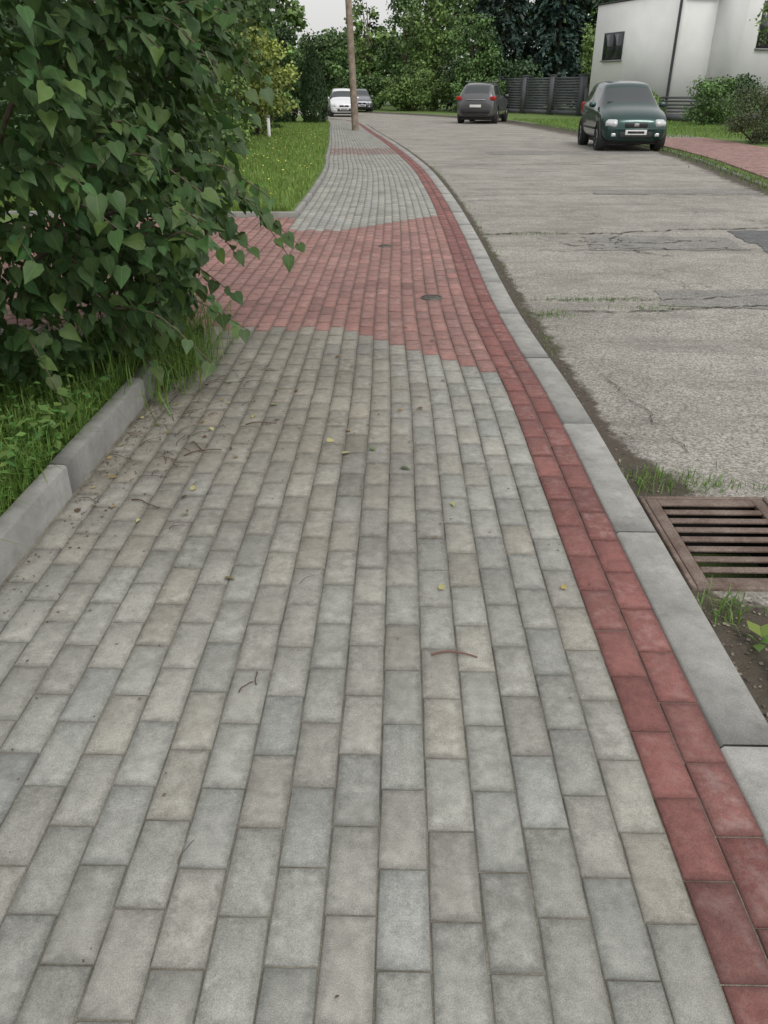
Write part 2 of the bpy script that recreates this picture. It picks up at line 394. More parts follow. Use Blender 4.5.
def cover(x,y,r):
    e=empty('valve_cover',(x,y,.001)); b=B()
    a=np.arange(20)/20*2*np.pi
    for r0,r1,z in ((r*.84,r,.008),(0.001,r*.78,.006)):
        V=np.concatenate([np.c_[r0*np.cos(a)*1.15,r0*np.sin(a),np.full(20,z)],np.c_[r1*np.cos(a)*1.15,r1*np.sin(a),np.full(20,z)],np.c_[r1*np.cos(a)*1.15,r1*np.sin(a),np.full(20,-.01)]])
        i=np.arange(20);j=(i+1)%20
        b.add(V,[np.stack([i,20+i,20+j,j],1),np.stack([20+i,40+i,40+j,20+j],1)])
    b.make('lid',M_IRON,e)
    box('handle',(0,0,.009),(r*.9,.018,.008),M_IRON,e,bevel=.002)
cover(.25,5.8,.07); cover(-.13,7.95,.06)
# ------------------------------------------------------------------ leaves
HT=np.array([[0,0,0],[.22,0,-.02],[.5,0,-.03],[.78,0,-.07],[1.02,0,-.16],
  [-.09,.2,.03],[.12,.41,.05],[.42,.37,.04],[.75,.16,-.03],[-.09,-.2,.03],[.12,-.41,.05],[.42,-.37,.04],[.75,-.16,-.03]])
HQ=np.array([[0,5,6,1],[1,6,7,2],[2,7,8,3],[1,10,9,0],[2,11,10,1],[3,12,11,2]]); H3=np.array([[3,8,4],[4,12,3]])
DT=np.array([[0,0,0],[.5,.30,.07],[1,0,0],[.5,-.30,.07]]); DQ=np.array([[0,1,2,3]])
def norm(a): return a/(np.linalg.norm(a,axis=-1,keepdims=True)+1e-9)
def place(P,D,Nn,L,T,width=1.,curl=None):
    D=norm(D); S=norm(np.cross(Nn,D)); Nn=np.cross(D,S)
    t=T[None]*L[:,None,None]
    if curl is not None: t=t.copy(); t[...,2]*=curl[:,None]
    return P[:,None]+t[...,:1]*D[:,None]+t[...,1:2]*width*S[:,None]+t[...,2:]*Nn[:,None]
def leaves(name,P,D,Nn,L,C,mat,heart=False,parent=None,width=1.,curl=None):
    n=len(P); T=HT if heart else DT
    V=place(P,D,Nn,L,T,width,curl); k=len(T); base=np.arange(n)[:,None,None]*k
    fs=[(base+(HQ if heart else DQ)[None]).reshape(-1,4)]
    if heart: fs.append((base+H3[None]).reshape(-1,3))
    at={'Col':np.repeat(C,k,0)}
    if heart: at['luv']=np.broadcast_to(T[None],(n,k,3)).reshape(-1,3)
    return fast_mesh(name,V.reshape(-1,3),fs,mat,at,parent,smooth=heart)
# ------------------------------------------------------------------ the big lilac bush
bush=empty('lilac_bush',(0,0,0))
BC=np.array([-2.42,3.95])
def brad(a,z):
    r=np.interp(z,[.2,.45,.8,1.3,2.0,2.8,3.4,3.7],[.95,1.25,1.5,1.60,1.68,1.5,.9,.2])
    return r+.11*np.sin(3*a+2.1*z+1)+.09*np.sin(7*a-3.3*z)+.07*np.sin(11*a+6*z+2)
n=29000
a=R.uniform(0,2*np.pi,n); z=R.uniform(.25,3.6,n); dep=R.exponential(.17,n); keep=(np.sin(9*a+5*z)+np.sin(13*a-8*z+1)+R.normal(0,1.2,n))>-1.5
a,z,dep=a[keep],z[keep],dep[keep]; r=np.maximum(brad(a,z)-dep,.1)
out=np.c_[np.cos(a),np.sin(a),np.clip((z-1.6)*.3,-.4,.8)]
P=np.c_[BC[0]+r*np.cos(a),BC[1]+r*np.sin(a),z]
D=out*.55+np.array([0,0,-.65])+R.normal(0,.5,P.shape); Nn=out*.65+np.array([0,0,.8])+R.normal(0,.42,P.shape)
L=R.uniform(.040,.090,len(P))
stem=B(); PP=[P];DD=[D];NN=[Nn];LL=[L]
for k in range(34):
    a0=R.uniform(0,2*np.pi); z1=R.uniform(.9,3.3); r1=float(brad(a0,z1))*R.uniform(.7,1.)
    p0=np.array([BC[0]+.35*math.cos(a0),BC[1]-.35+.3*math.sin(a0),.05]); p3=np.array([BC[0]+r1*math.cos(a0),BC[1]+r1*math.sin(a0),z1])
    p1=p0+np.array([0,0,z1*.5]); p2=p3*.5+p0*.5+np.array([0,0,z1*.45])
    t=np.linspace(0,1,9)[:,None]; q=(1-t)**3*p0+3*t*(1-t)**2*p1+3*t*t*(1-t)*p2+t**3*p3
    tube(stem,q,np.linspace(.022,.005,9),6)
def twig(pts,nl=12,lsz=.08):
    pts=np.array(pts,float); t=np.linspace(0,1,10); u=np.linspace(0,1,len(pts))
    q=np.stack([np.interp(t,u,pts[:,k]) for k in range(3)],1); q[:,2]+=.03*np.sin(t*np.pi)
    tube(stem,q,np.linspace(.006,.002,10),5)
    d=np.gradient(q,axis=0)
    for k in range(nl):
        tt=.1+.9*k/(nl-1); i=min(9,int(tt*9)); dd=norm(d[i]); side=norm(np.cross(dd,[0,0,1]))*(1 if k%2 else -1)
        PP.append(q[i][None]+R.normal(0,.008,(1,3))); DD.append((dd*.5+side*.6+np.array([0,0,-.55])+R.normal(0,.3,3))[None]); NN.append((np.array([0,0,.8])+side*.3+R.normal(0,.3,3)+np.array([.1,-.4,0]))[None]); LL.append(np.array([lsz*R.uniform(.6,1.15)]))
for k in range(200):
    a0=R.uniform(-2.6,1.6); z0=R.uniform(.45,3.2); r0=float(brad(a0,z0)); o=np.array([math.cos(a0),math.sin(a0)])
    l=R.uniform(.10,.36); p0=[BC[0]+(r0-.2)*o[0],BC[1]+(r0-.2)*o[1],z0]; 
    p2=[BC[0]+(r0+l*.8)*o[0]+R.normal(0,.06),BC[1]+(r0+l*.8)*o[1]+R.normal(0,.06),z0+R.uniform(-.25,.12)]
    p1=[(p0[0]+p2[0])/2,(p0[1]+p2[1])/2,(p0[2]+p2[2])/2+.06]; twig([p0,p1,p2],12)
twig([(-1.3,4.1,1.15),(-1.0,4.2,1.05),(-.78,4.3,.82),(-.60,4.35,.56)],26,.085)
twig([(-1.3,4.2,1.05),(-1.0,4.3,.95),(-.74,4.4,.76),(-.55,4.45,.60)],24,.08)
twig([(-1.25,4.15,.95),(-1.0,4.25,.85),(-.80,4.3,.62)],18,.085)
twig([(-1.2,4.0,1.0),(-.95,4.05,1.0),(-.66,4.1,.80)],16,.08)
for k in range(16):
    x0=R.uniform(-1.75,-1.3); y0=R.uniform(3.3,4.3); twig([(x0,y0,.85),(x0+.15,y0+.1,.6),(x0+R.uniform(.2,.34),y0+.15,R.uniform(.16,.36))],18,.08)
twig([(-1.2,4.2,1.5),(-.9,4.3,1.55),(-.68,4.4,1.42)],16,.08)
P=np.concatenate(PP);D=np.concatenate(DD);Nn=np.concatenate(NN);L=np.concatenate(LL)
C=np.array([.054,.108,.034])*(1+R.normal(0,.2,(len(P),1))); C[:,0]*=1+R.normal(0,.12,len(P)); yl=R.random(len(P))<.13
C[yl]=np.array([.10,.165,.045])*R.uniform(.8,1.2,(yl.sum(),1))
leaves('foliage',P,D,Nn,L,np.clip(C,.01,.5),M_LILAC,True,bush,curl=R.uniform(-.6,2.6,len(P)))
stem.make('stems',M_BARK,bush,True)
# ------------------------------------------------------------------ grass
def blades(name,x,y,z,l,w,cols,lean=.45,parent=None):
    n=len(x); a=R.uniform(0,2*np.pi,n); le=np.abs(R.normal(0,lean,n)); dx=np.cos(a);dy=np.sin(a)
    sx,sy=-dy,dx; P=np.stack([x,y,z],1); S=np.stack([sx,sy,0*sx],1)*w[:,None]/2
    mid=P+np.stack([dx*le*.3*l,dy*le*.3*l,l*.6],1); tip=P+np.stack([dx*le*l,dy*le*l,l*np.clip(1-.35*le,.3,1)],1)
    V=np.stack([P-S,P+S,mid+S*.8,mid-S*.8,tip],1).reshape(-1,3); b0=np.arange(n)[:,None]*5
    return fast_mesh(name,V,[b0+np.array([[0,1,2,3]]),b0+np.array([[3,2,4]])],M_GRASS,{'Col':np.repeat(cols,5,0)},parent)
def gcol(n,base=(.085,.16,.035),v=.2):
    c=np.array(base)*(1+R.normal(0,v,(n,1))); c[:,0]*=1+R.normal(0,.15,n); return np.clip(c,.01,.6)
n=26000; x=-1.32-R.exponential(.6,n); y=R.uniform(.6,4.1,n); k=(np.sin(9*x+4*y)+np.sin(13*y-5*x)+R.normal(0,1,n))>-1.2
x,y=x[k],y[k]; n=len(x)
blades('lawn_grass',x,y,np.full(n,.09),R.uniform(.05,.16,n),R.uniform(.003,.007,n),gcol(n,(.15,.26,.055),.25),.75)
n=1500; x=R.normal(-1.34,.14,n); y=R.normal(4.1,.28,n); k=(x<-1.0); x,y=x[k],y[k]; n=len(x); zz=np.where((x<-1.32)&(y<4.1),.09,.0)
blades('tall_grass',x,y,zz,R.uniform(.12,.42,n),R.uniform(.004,.008,n),gcol(n,(.19,.30,.07)),.7)
n=1500; x=-1.33-R.exponential(.5,n); y=R.uniform(1.5,4.1,n); z=.10+R.uniform(0,.16,n)
leaves('lawn_weeds',np.c_[x,y,z],np.c_[R.normal(0,1,n),R.normal(0,1,n),R.normal(0,.3,n)],np.c_[R.normal(0,.3,n),R.normal(0,.3,n),np.ones(n)],R.uniform(.025,.06,n),gcol(n,(.11,.20,.05)),M_LEAF)
n=90000; y=10.1+R.random(n)**1.5*30; x=-1.35-R.random(n)*4.5; x=pmap(x,y)
blades('lawn_grass',x,y,np.full(n,.03),R.uniform(.05,.15,n),R.uniform(.006,.012,n)*(1+(y-10)*.03),gcol(n,(.21,.31,.075),.22),.5)
n=300; y=R.uniform(10.3,30,n); x=pmap(-1.5-R.random(n)*3.5,y); s=R.uniform(.02,.04,n)
leaves('lawn_flowers',np.c_[x,y,np.full(n,.15)+R.uniform(0,.05,n)],np.c_[R.normal(0,1,n),R.normal(0,1,n),0*x],np.c_[0*x,-.4+0*x,np.ones(n)],s,np.tile([.75,.65,.15],(n,1)),M_DRY,width=2)
def tuft(cx,cy,sx,sy,n,l0,l1,z=ZR,base=(.14,.23,.06)):
    x=R.normal(cx,sx,n);y=R.normal(cy,sy,n); return x,y,np.full(n,z),R.uniform(l0,l1,n),gcol(n,base)
T=[tuft(1.08,2.84,.12,.06,260,.015,.07),tuft(1.3,2.80,.1,.03,60,.02,.05),tuft(1.0,1.94,.04,.05,90,.02,.07),tuft(1.22,1.5,.10,.2,90,.02,.07),
 tuft(1.08,5.5,.10,.05,120,.02,.05),tuft(1.5,5.95,.2,.03,160,.02,.05),tuft(1.9,5.7,.2,.03,80,.02,.04),tuft(.95,4.9,.03,.25,60,.015,.04),tuft(.92,9,.04,2,200,.015,.05),
 tuft(.75,14,.05,2.5,200,.02,.07),tuft(1.4,9.0,.3,.03,100,.02,.05)]
cat=[np.concatenate([t[i] for t in T]) for i in range(5)]; k=(cat[0]>kx(cat[1])+.15)&~((cat[0]>.94)&(cat[0]<1.46)&(cat[1]>GY0-.01)&(cat[1]<GY1+.01))
cat=[c[k] for c in cat]
blades('kerb_weeds',cat[0],cat[1],cat[2],cat[3],np.full(len(cat[0]),.004),cat[4],.9)
n=3500; y=R.uniform(9,40,n); x=rx(y)+.05+R.normal(0,.14,n)
blades('verge_grass',x,y,np.full(n,-.04),R.uniform(.03,.12,n),np.full(n,.015),gcol(n,(.13,.18,.06)),.7)
n=12000; y=R.uniform(28,46,n); x=rx(y)+.3+R.random(n)*7
blades('verge_grass',x,y,np.full(n,-.02),R.uniform(.06,.16,n),np.full(n,.02),gcol(n,(.18,.28,.07)),.6)
wp=[];wd=[];wl=[]
for c,m,s in (((1.10,1.60),12,.11),((1.15,1.45),9,.09),((1.05,1.78),6,.06)):
    for k in range(m):
        a0=k/m*2*np.pi+R.normal(0,.2); wp.append([c[0],c[1],ZR+.01+.03*R.random()]); wd.append([math.cos(a0),math.sin(a0),R.uniform(.2,.9)]); wl.append(s*R.uniform(.7,1.2))
leaves('road_weed',np.array(wp),np.array(wd),np.array([[0,0,1.]]*len(wp))+R.normal(0,.15,(len(wp),3)),np.array(wl),gcol(len(wp),(.16,.30,.07),.1),M_GRASS,width=.9)
# ------------------------------------------------------------------ litter
n=68; x=np.concatenate([R.normal(-.95,.2,40),R.uniform(-1.1,.3,28)]); y=np.concatenate([R.normal(3.4,.6,40),R.uniform(1.9,5,28)])
x=np.clip(x,-1.2,.5)
cl=np.array([[.40,.37,.17],[.10,.06,.035],[.26,.19,.09],[.14,.09,.05],[.36,.34,.14],[.20,.16,.07]])[R.integers(0,6,n)]
leaves('fallen_leaves',np.c_[x,y,np.full(n,.007)],np.c_[R.normal(0,1,n),R.normal(0,1,n),R.uniform(-.02,.25,n)],np.c_[R.normal(0,.35,n),R.normal(0,.35,n),np.ones(n)],R.uniform(.012,.036,n),cl,M_DRY,True,width=.8)
x=np.array([-.23,-.10,.02,.52,-.62]);y=np.array([2.98,3.02,2.85,1.98,3.55])
leaves('fallen_leaves',np.c_[x,y,np.full(5,.008)],np.array([[1,.3,.1],[-.4,1,.1],[.8,-.5,.05],[.2,1,.1],[1,.1,.1]]),np.array([[.1,.2,1.]]*5),np.array([.04,.035,.045,.03,.04]),np.array([[.40,.40,.20],[.14,.20,.06],[.09,.13,.05],[.35,.28,.10],[.30,.34,.12]]),M_DRY,True,width=.8)
n=1500; x=np.where(R.random(n)<.88,-1.23+R.exponential(.15,n),R.uniform(-1.2,.7,n)); y=np.where(R.random(n)<.75,R.normal(3.5,.7,n),R.uniform(.6,6,n)); x=np.clip(x,-1.235,.74)
leaves('pavement_debris',np.c_[x,y,np.full(n,.0035)],np.c_[R.normal(0,1,n),R.normal(0,1,n),0*x],np.c_[R.normal(0,.3,n),R.normal(0,.3,n),np.ones(n)],R.uniform(.003,.013,n),np.array([.09,.065,.045])*R.uniform(.5,2,(n,1)),M_DRY)
b=B()
def tw(p,l,a,r=.0022,c=(.10,.065,.052)):
    t=np.linspace(0,1,9); f1,f2=R.uniform(2,9,2); a1,a2=R.uniform(.01,.05,2); w=a1*l*np.sin(t*f1)+a2*l*np.abs(np.sin(t*f2)); q=np.c_[p[0]+l*t*math.cos(a)-w*math.sin(a),p[1]+l*t*math.sin(a)+w*math.cos(a),.005+.008*np.sin(t*np.pi)]; tube(b,q,np.linspace(r,r*.6,9),5,c)
tw((.10,1.66),.125,-.06,.0035,(.17,.09,.07)); tw((-.40,1.50),.05,.9); tw((-.36,1.53),.05,1.7); tw((-.95,1.06),.1,.1); tw((-.83,3.0),.12,2.2,.003); tw((-.9,2.95),.16,.4,.003); tw((-1.0,2.55),.14,-.5,.003); tw((-.7,3.3),.14,.1,.003); tw((-.43,1.0),.06,1.2,.001); tw((-.3,2.0),.06,.8,.001)
for k in range(46): tw((R.normal(-.98,.15),R.normal(3.3,.5)),R.uniform(.03,.12),R.uniform(0,3.1),.0017)
b.make('fallen_twigs',M_DRY)
n=900; y=np.concatenate([R.uniform(.9,2.05,400),R.uniform(2.75,10,500)]); x=kx(y)+.15+np.abs(R.normal(0,np.where(y<2.06,.22,.07)))
leaves('road_grit',np.c_[x,y,np.full(n,ZR+.004)],np.c_[R.normal(0,1,n),R.normal(0,1,n),0*x],np.c_[R.normal(0,.6,n),R.normal(0,.6,n),np.ones(n)],R.uniform(.004,.016,n),np.array([.2,.17,.13])*R.uniform(.3,1.5,(n,1)),M_DRY,width=1.6)
# ------------------------------------------------------------------ trees
def cloud(cx,cy,cz,rxx,ryy,rz,nl,ls,base,nc=60,cr=.28,seed=0,yl=.0):
    u=norm(R.normal(0,1,(nc,3))); rr=R.uniform(.35,1.0,(nc,1))**.6; c=u*rr*np.array([rxx,ryy,rz])+np.array([cx,cy,cz])
    k=R.integers(0,nc,nl); s=cr*min(rxx,rz)*R.uniform(.6,1.3,nc)
    d=R.normal(0,1,(nl,3)); d=norm(d)*(R.random((nl,1))**.4); P=c[k]+d*s[k][:,None]*np.array([1.15,1.15,.8])
    tone=(1+R.normal(0,.28,nc))[k]*(1+R.normal(0,.15,nl)); C=np.clip(1.2*np.array(base)*tone[:,None],.008,.5)
    D=R.normal(0,1,(nl,3))+np.array([0,0,-.5]); Nn=d*.6+np.array([0,0,.7])+R.normal(0,.5,(nl,3)); L=ls*R.uniform(.6,1.3,nl)
    return P,D,Nn,L,C,c
def tree(name,x,y,h,rad,base,nl=6000,ls=.14,z0=None,trunk=.14,nc=70,cr=.3,ratio=None):
    e=empty(name,(0,0,0)); z0=h*.25 if z0 is None else z0; rz=(h-z0)/2
    P,D,Nn,L,C,c=cloud(x,y,z0+rz,rad,rad,rz,nl,ls,base,nc,cr)
    leaves('foliage',P,D,Nn,L,C,M_LEAF,False,e,width=1.4)
    b=B(); hh=z0+rz*1.3; t=np.linspace(0,1,8); q=np.c_[x+.15*np.sin(t*3),y+0*t,t*hh-.1]; tube(b,q,trunk*(1-.75*t),8)
    for i in R.choice(len(c),min(14,len(c)),False):
        s=q[R.integers(2,7)]; tt=np.linspace(0,1,5)[:,None]; w=s*(1-tt)+c[i]*tt+np.array([0,0,.12*rad])*np.sin(tt*np.pi); tube(b,w,trunk*.35*(1-.8*tt[:,0]),5)
    b.make('trunk',M_BARK,e,True); return e
def shrub(name,x,y,h,rad,base,nl=4000,ls=.08,ry=None,nc=45,cr=.4):
    e=empty(name); P,D,Nn,L,C,c=cloud(x,y,h*.48,rad,ry or rad,h*.5,nl,ls,base,nc,cr)
    P[:,2]=np.maximum(P[:,2],.03); leaves('foliage',P,D,Nn,L,C,M_LEAF,False,e,width=1.4)
    b=B()
    for i in range(10):
        tt=np.linspace(0,1,5)[:,None]; tube(b,np.array([x,y,-.05])*(1-tt)+c[i]*tt,.03*(1-.7*tt[:,0]),5)
    b.make('stems',M_BARK,e); return e
def spruce(name,x,y,h,Rr,base,nl=9000,ls=.3):
    e=empty(name); b=B(); tube(b,[(x,y,-.1),(x,y,h*.5),(x,y,h)],[.22,.12,.02],8)
    lev=int(h/.38); P=[];D=[];C=[]; per=nl//(lev*9)
    for i in range(lev):
        z=.7+i*(h-.8)/lev; r=Rr*(1-z/h)**.8*R.uniform(.85,1.1)
        for k in range(9):
            a0=R.uniform(0,6.28); rr=r*R.uniform(.75,1.1); t=np.sqrt(R.random(per)); tone=1+R.normal(0,.25)
            o=np.array([math.cos(a0),math.sin(a0)]); zz=z+.15*rr*np.sin(t*3)-.25*rr*t**2
            wid=R.normal(0,.16,per)*(1.1-t)*rr
            P.append(np.c_[x+o[0]*t*rr-o[1]*wid,y+o[1]*t*rr+o[0]*wid,zz]); D.append(np.c_[o[0]+R.normal(0,.5,per),o[1]+R.normal(0,.5,per),R.normal(-.7,.4,per)])
            C.append(1.3*np.tile(np.array(base)*tone,(per,1))*(1+R.normal(0,.15,(per,1))))
            if i%2==0 and k<5: tube(b,[(x,y,z),(x+o[0]*rr*.5,y+o[1]*rr*.5,z+.1*rr),(x+o[0]*rr*.95,y+o[1]*rr*.95,z-.2*rr)],[.035,.02,.006],4)
    P=np.concatenate(P);D=np.concatenate(D);C=np.clip(np.concatenate(C),.006,.5); n=len(P)
    leaves('foliage',P,D,np.c_[R.normal(0,.4,n),R.normal(0,.4,n),np.ones(n)],ls*R.uniform(.5,1.2,n),C,M_LEAF,False,e,width=.8)
    b.make('trunk',M_BARK,e)
def thuja(name,x,y,h,r,base,nl=5000):
    e=empty(name); z=R.random(nl)**.9*h; a0=R.uniform(0,6.28,nl); prof=r*np.interp(z/h,[0,.15,.4,.75,1],[.75,1,.95,.6,.05])*(1+.08*np.sin(5*a0+z*6))*(1-.25*R.random(nl)**2)
    P=np.c_[x+prof*np.cos(a0),y+prof*np.sin(a0),z+.03]; D=np.c_[np.cos(a0)*.4,np.sin(a0)*.4,np.ones(nl)]+R.normal(0,.3,(nl,3)); Nn=np.c_[np.cos(a0),np.sin(a0),.3+0*a0]+R.normal(0,.3,(nl,3))
    leaves('foliage',P,D,Nn,R.uniform(.08,.16,nl),np.array(base)*(1+R.normal(0,.25,(nl,1))).clip(.3),M_LEAF,False,e)
    b=B(); tube(b,[(x,y,-.1),(x,y,h*.9)],[.07,.02],6); b.make('trunk',M_BARK,e)
G1=(.075,.135,.04);G2=(.115,.185,.05);G3=(.045,.085,.032);GS=(.030,.056,.044);GY=(.19,.23,.055)
tree('garden_tree',-5.0,23,8.5,2.3,G1,9000,.15,.8); tree('garden_tree',-6.0,17,7.5,2.6,G3,8000,.15,.6)
tree('garden_tree',-6.6,33,9,2.6,G1,6000,.2,1.5); tree('garden_tree',-9,42,7,2.5,G3,5000,.22,.8)
shrub('garden_shrub',-4.6,27.5,3.3,1.25,GY,6500,.11); shrub('garden_shrub',-4.4,20.5,1.9,.95,G2,4500,.09); shrub('garden_shrub',-4.3,15.2,1.7,1.1,G1,4500,.09)
shrub('garden_shrub',-4.9,12.2,2.0,1.3,G3,4500,.09); shrub('garden_shrub',-5.3,32.5,3.4,1.2,G2,5000,.12)
thuja('thuja',-3.75,38,2.9,.58,(.04,.075,.028)); thuja('thuja',-5.2,38.5,2.7,.6,(.045,.08,.03)); 
e=empty('garden_hedge'); P=np.c_[R.uniform(-7.2,-6.2,12000),R.uniform(4.5,48,12000),R.random(12000)*2.6]; nl=len(P)
leaves('foliage',P,R.normal(0,1,(nl,3)),R.normal(0,.6,(nl,3))+np.array([0,0,.8]),R.uniform(.1,.22,nl),np.array(G3)*(1+R.normal(0,.3,(nl,1))).clip(.3),M_LEAF,False,e,width=1.4)
spruce('spruce_tree',7.6,66,15,4.2,GS,12000,.5); spruce('spruce_tree',11.2,64,13,3.4,GS,10000,.5); spruce('spruce_tree',14.6,66,14,3.8,(.035,.065,.035),9000,.5)
tree('deciduous_tree',2.9,70,11,2.7,G2,8000,.24,.8); tree('deciduous_tree',.2,79,9.5,2.2,G1,5000,.26,1.2); tree('deciduous_tree',4.9,62,6.0,1.9,G1,8000,.17,.6)
tree('deciduous_tree',-6.2,72,5.6,2.6,G1,7000,.24,.5); tree('deciduous_tree',-11,66,8,3.0,G3,6000,.3,.8); tree('deciduous_tree',13.4,58,5.6,1.7,G2,6000,.17,.4)
tree('birch_tree',-3.3,88,12,1.8,G2,1500,.3,3.,.12,26,.3)
shrub('roadside_shrub',1.2,66.5,3.0,2.6,G2,9000,.17); shrub('roadside_shrub',5.4,60.5,2.6,1.8,G1,8000,.15); shrub('roadside_shrub',-3.2,71,2.6,2.6,G1,7000,.2); shrub('roadside_shrub',8,62.5,3.4,2.2,G3,8000,.18)
e=empty('distant_trees'); PP=[]
for i in range(26):
    xx=-42+i*3.6; yy=92+R.uniform(-4,8); h=R.uniform(9,15)
    if -13<xx<4: h=R.uniform(5.5,7.8)
    PP.append(cloud(xx,yy,h*.5,2.6,2.4,h*.5,2300,.6,[G1,G3,G2][i%3],30,.45)[:5])
A=[np.concatenate([p[i] for p in PP]) for i in range(5)]; leaves('foliage',*A,M_LEAF,False,e,width=1.4)
shrub('round_shrub',10.6,25.6,1.6,1.15,(.065,.085,.035),9000,.05)
shrub('garden_shrub',13.6,38,2.0,1.2,G1,5000,.1); shrub('garden_shrub',15.4,40.5,1.9,1.2,G3,4000,.12); shrub('garden_shrub',17.5,39,1.6,1.5,G1,4000,.12); shrub('garden_shrub',12.0,42.5,1.3,.9,G2,3000,.1)
tree('garden_tree',13.35,30,4.9,1.4,G2,4000,.12,2.2,.07)
# ------------------------------------------------------------------ utility pole
M_POLE=simple('weathered_wood',(.25,.20,.155),.85,nscale=6,namt=.35,bumpd=.01)
po=empty('utility_pole',(-1.70,33,0)); b=B(); tube(b,[(0,0,-.05),(-.15,0,3.5),(-.38,0,9)],[.135,.12,.09],12); b.make('shaft',M_POLE,po,True)
b=B(); bx(b,(-.28,0,8.5),(1.4,.1,.12)); 
for q in (-.9,-.3,.3): bx(b,(q,0,8.62),(.07,.07,.14))
b.make('crossarm',M_POLE,po)
b=B()
for q in (-.9,.3):
    t=np.linspace(0,1,14); tube(b,np.c_[q+t*-6,t*45,8.65-3.2*t*(1-t)],.02,4); tube(b,np.c_[q+t*-2.5,-t*38,8.65-3.2*t*(1-t)],.012,4)
b.make('wires',M_DARK,po)
mp=empty('marker_post',(-4.05,26.5,0)); M_WHITE=simple('white_paint',(.75,.75,.73),.6,nscale=3,namt=.04)
b=B(); tube(b,[(0,0,0),(0,0,.62)],[.05,.05],10); b.make('post',M_WHITE,mp); box('cap',(0,0,.65),(.12,.12,.06),simple('grey_metal',(.3,.3,.3),.4,.6),mp,bevel=.01)
# ------------------------------------------------------------------ house
M_RENDER=simple('white_render',(.80,.80,.79),.85,nscale=1.2,namt=.04); M_ANTH=simple('anthracite',(.035,.038,.042),.5); M_GLASS=simple('window_glass',(.03,.035,.04),.08,Specular_IOR_Level=.8)
M_SOFF=simple('grey_plinth',(.25,.25,.25),.8,nscale=4)
hs=empty('white_house')
def prism(name,pts,z0,z1,mat,parent):
    n=len(pts); V=[(p[0],p[1],z0) for p in pts]+[(p[0],p[1],z1) for p in pts]; i=np.arange(n); j=(i+1)%n
    return fast_mesh(name,V,[np.stack([i,j,n+j,n+i],1),np.arange(n,2*n)[None],np.arange(n)[::-1][None]],mat,None,parent)
ua=np.array([2.6,-7.])/np.hypot(2.6,7); ub=np.array([7,2.6])/np.hypot(2.6,7); P1=np.array([10.95,51.]); 
def hp(a,b_): return P1+ua*a+ub*b_
def rect(a0,a1,b0,b1): return [hp(a0,b0),hp(a1,b0),hp(a1,b1),hp(a0,b1)]
prism('wall_main',rect(0,7.5,0,8),-.1,5.45,M_RENDER,hs); prism('roof_coping',rect(-.05,7.55,-.05,8.05),5.453,5.53,M_ANTH,hs)
prism('wall_wing',rect(7.503,9.6,1.9,12),-.1,6.7,M_RENDER,hs); prism('wing_coping',rect(7.45,9.65,1.85,12.05),6.703,6.78,M_ANTH,hs)
prism('plinth',rect(-.03,7.53,-.03,1.5),-.1,.45,M_SOFF,hs)
def hwin(name,a0,a1,z0,z1,face,off):
    def R4(u0,u1,d0,d1): return rect(u0,u1,off-d1,off-d0) if face=='a' else [hp(off+d0,u0),hp(off+d1,u0),hp(off+d1,u1),hp(off+d0,u1)]
    prism(name+'_frame',R4(a0,a1,-.02,.05),z0,z1,M_ANTH,hs)
    m=(a0+a1)/2
    for k,(p,q) in enumerate(((a0+.08,m-.04),(m+.04,a1-.08))): prism(name+'_pane_%d'%k,R4(p,q,.0,.056),z0+.08,z1-.08,M_GLASS,hs)
    prism(name+'_sill',R4(a0-.06,a1+.06,-.01,.12),z0-.07,z0-.002,M_SOFF,hs)
hwin('window_side',1.0,2.8,2.8,4.1,'a',0); hwin('window_wing',2.75,3.75,3.1,5.0,'b',9.6)
b=B(); c=hp(7.3,-.10); tube(b,[(c[0],c[1],0),(c[0],c[1],5.2),(c[0]+.12,c[1],5.4)],.07,8); tube(b,[(*hp(7.62,0.),5.32),(*hp(7.62,1.8),5.32)],.07,8); b.make('downspout',M_ANTH,hs)
# ------------------------------------------------------------------ fences
M_FEN=simple('fence_grey',(.085,.09,.10),.6,nscale=2,namt=.1)
def fence(name,p,q,h,pan=2.4,slat=.12,mat=M_FEN,base=.25,gap=.03,pil=.32):
    e=empty(name); p=np.array(p,float);q=np.array(q,float); L=np.linalg.norm(q-p); k=max(1,int(L/pan)); d=(q-p)/L; rz=math.atan2(d[1],d[0]); b=B(); b2=B()
    for i in range(k+1):
        c=p+d*L*i/k; bx(b2,(c[0],c[1],h/2),(pil,pil,h+.08),rz); bx(b2,(c[0],c[1],h+.075),(pil+.06,pil+.06,.06),rz)
    for i in range(k):
        c=p+d*L*(i+.5)/k; w=L/k-pil-.01; bx(b2,(c[0],c[1],base/2),(w,.2,base),rz)
        z=base+.04
        while z+slat<h: bx(b,(c[0],c[1],z+slat/2),(w,.03,slat),rz); z+=slat+gap
    b.make('slats',mat,e); b2.make('pillars',mat,e)
fence('slatted_fence',(6.9,61),(11.0,53),2.1)
fence('slatted_fence',(11.7,44),(11.2,52.4),1.5)
fence('garden_fence',(12.2,43),(22,40),1.15,2.6,.09,M_FEN,.35,.06,.25)
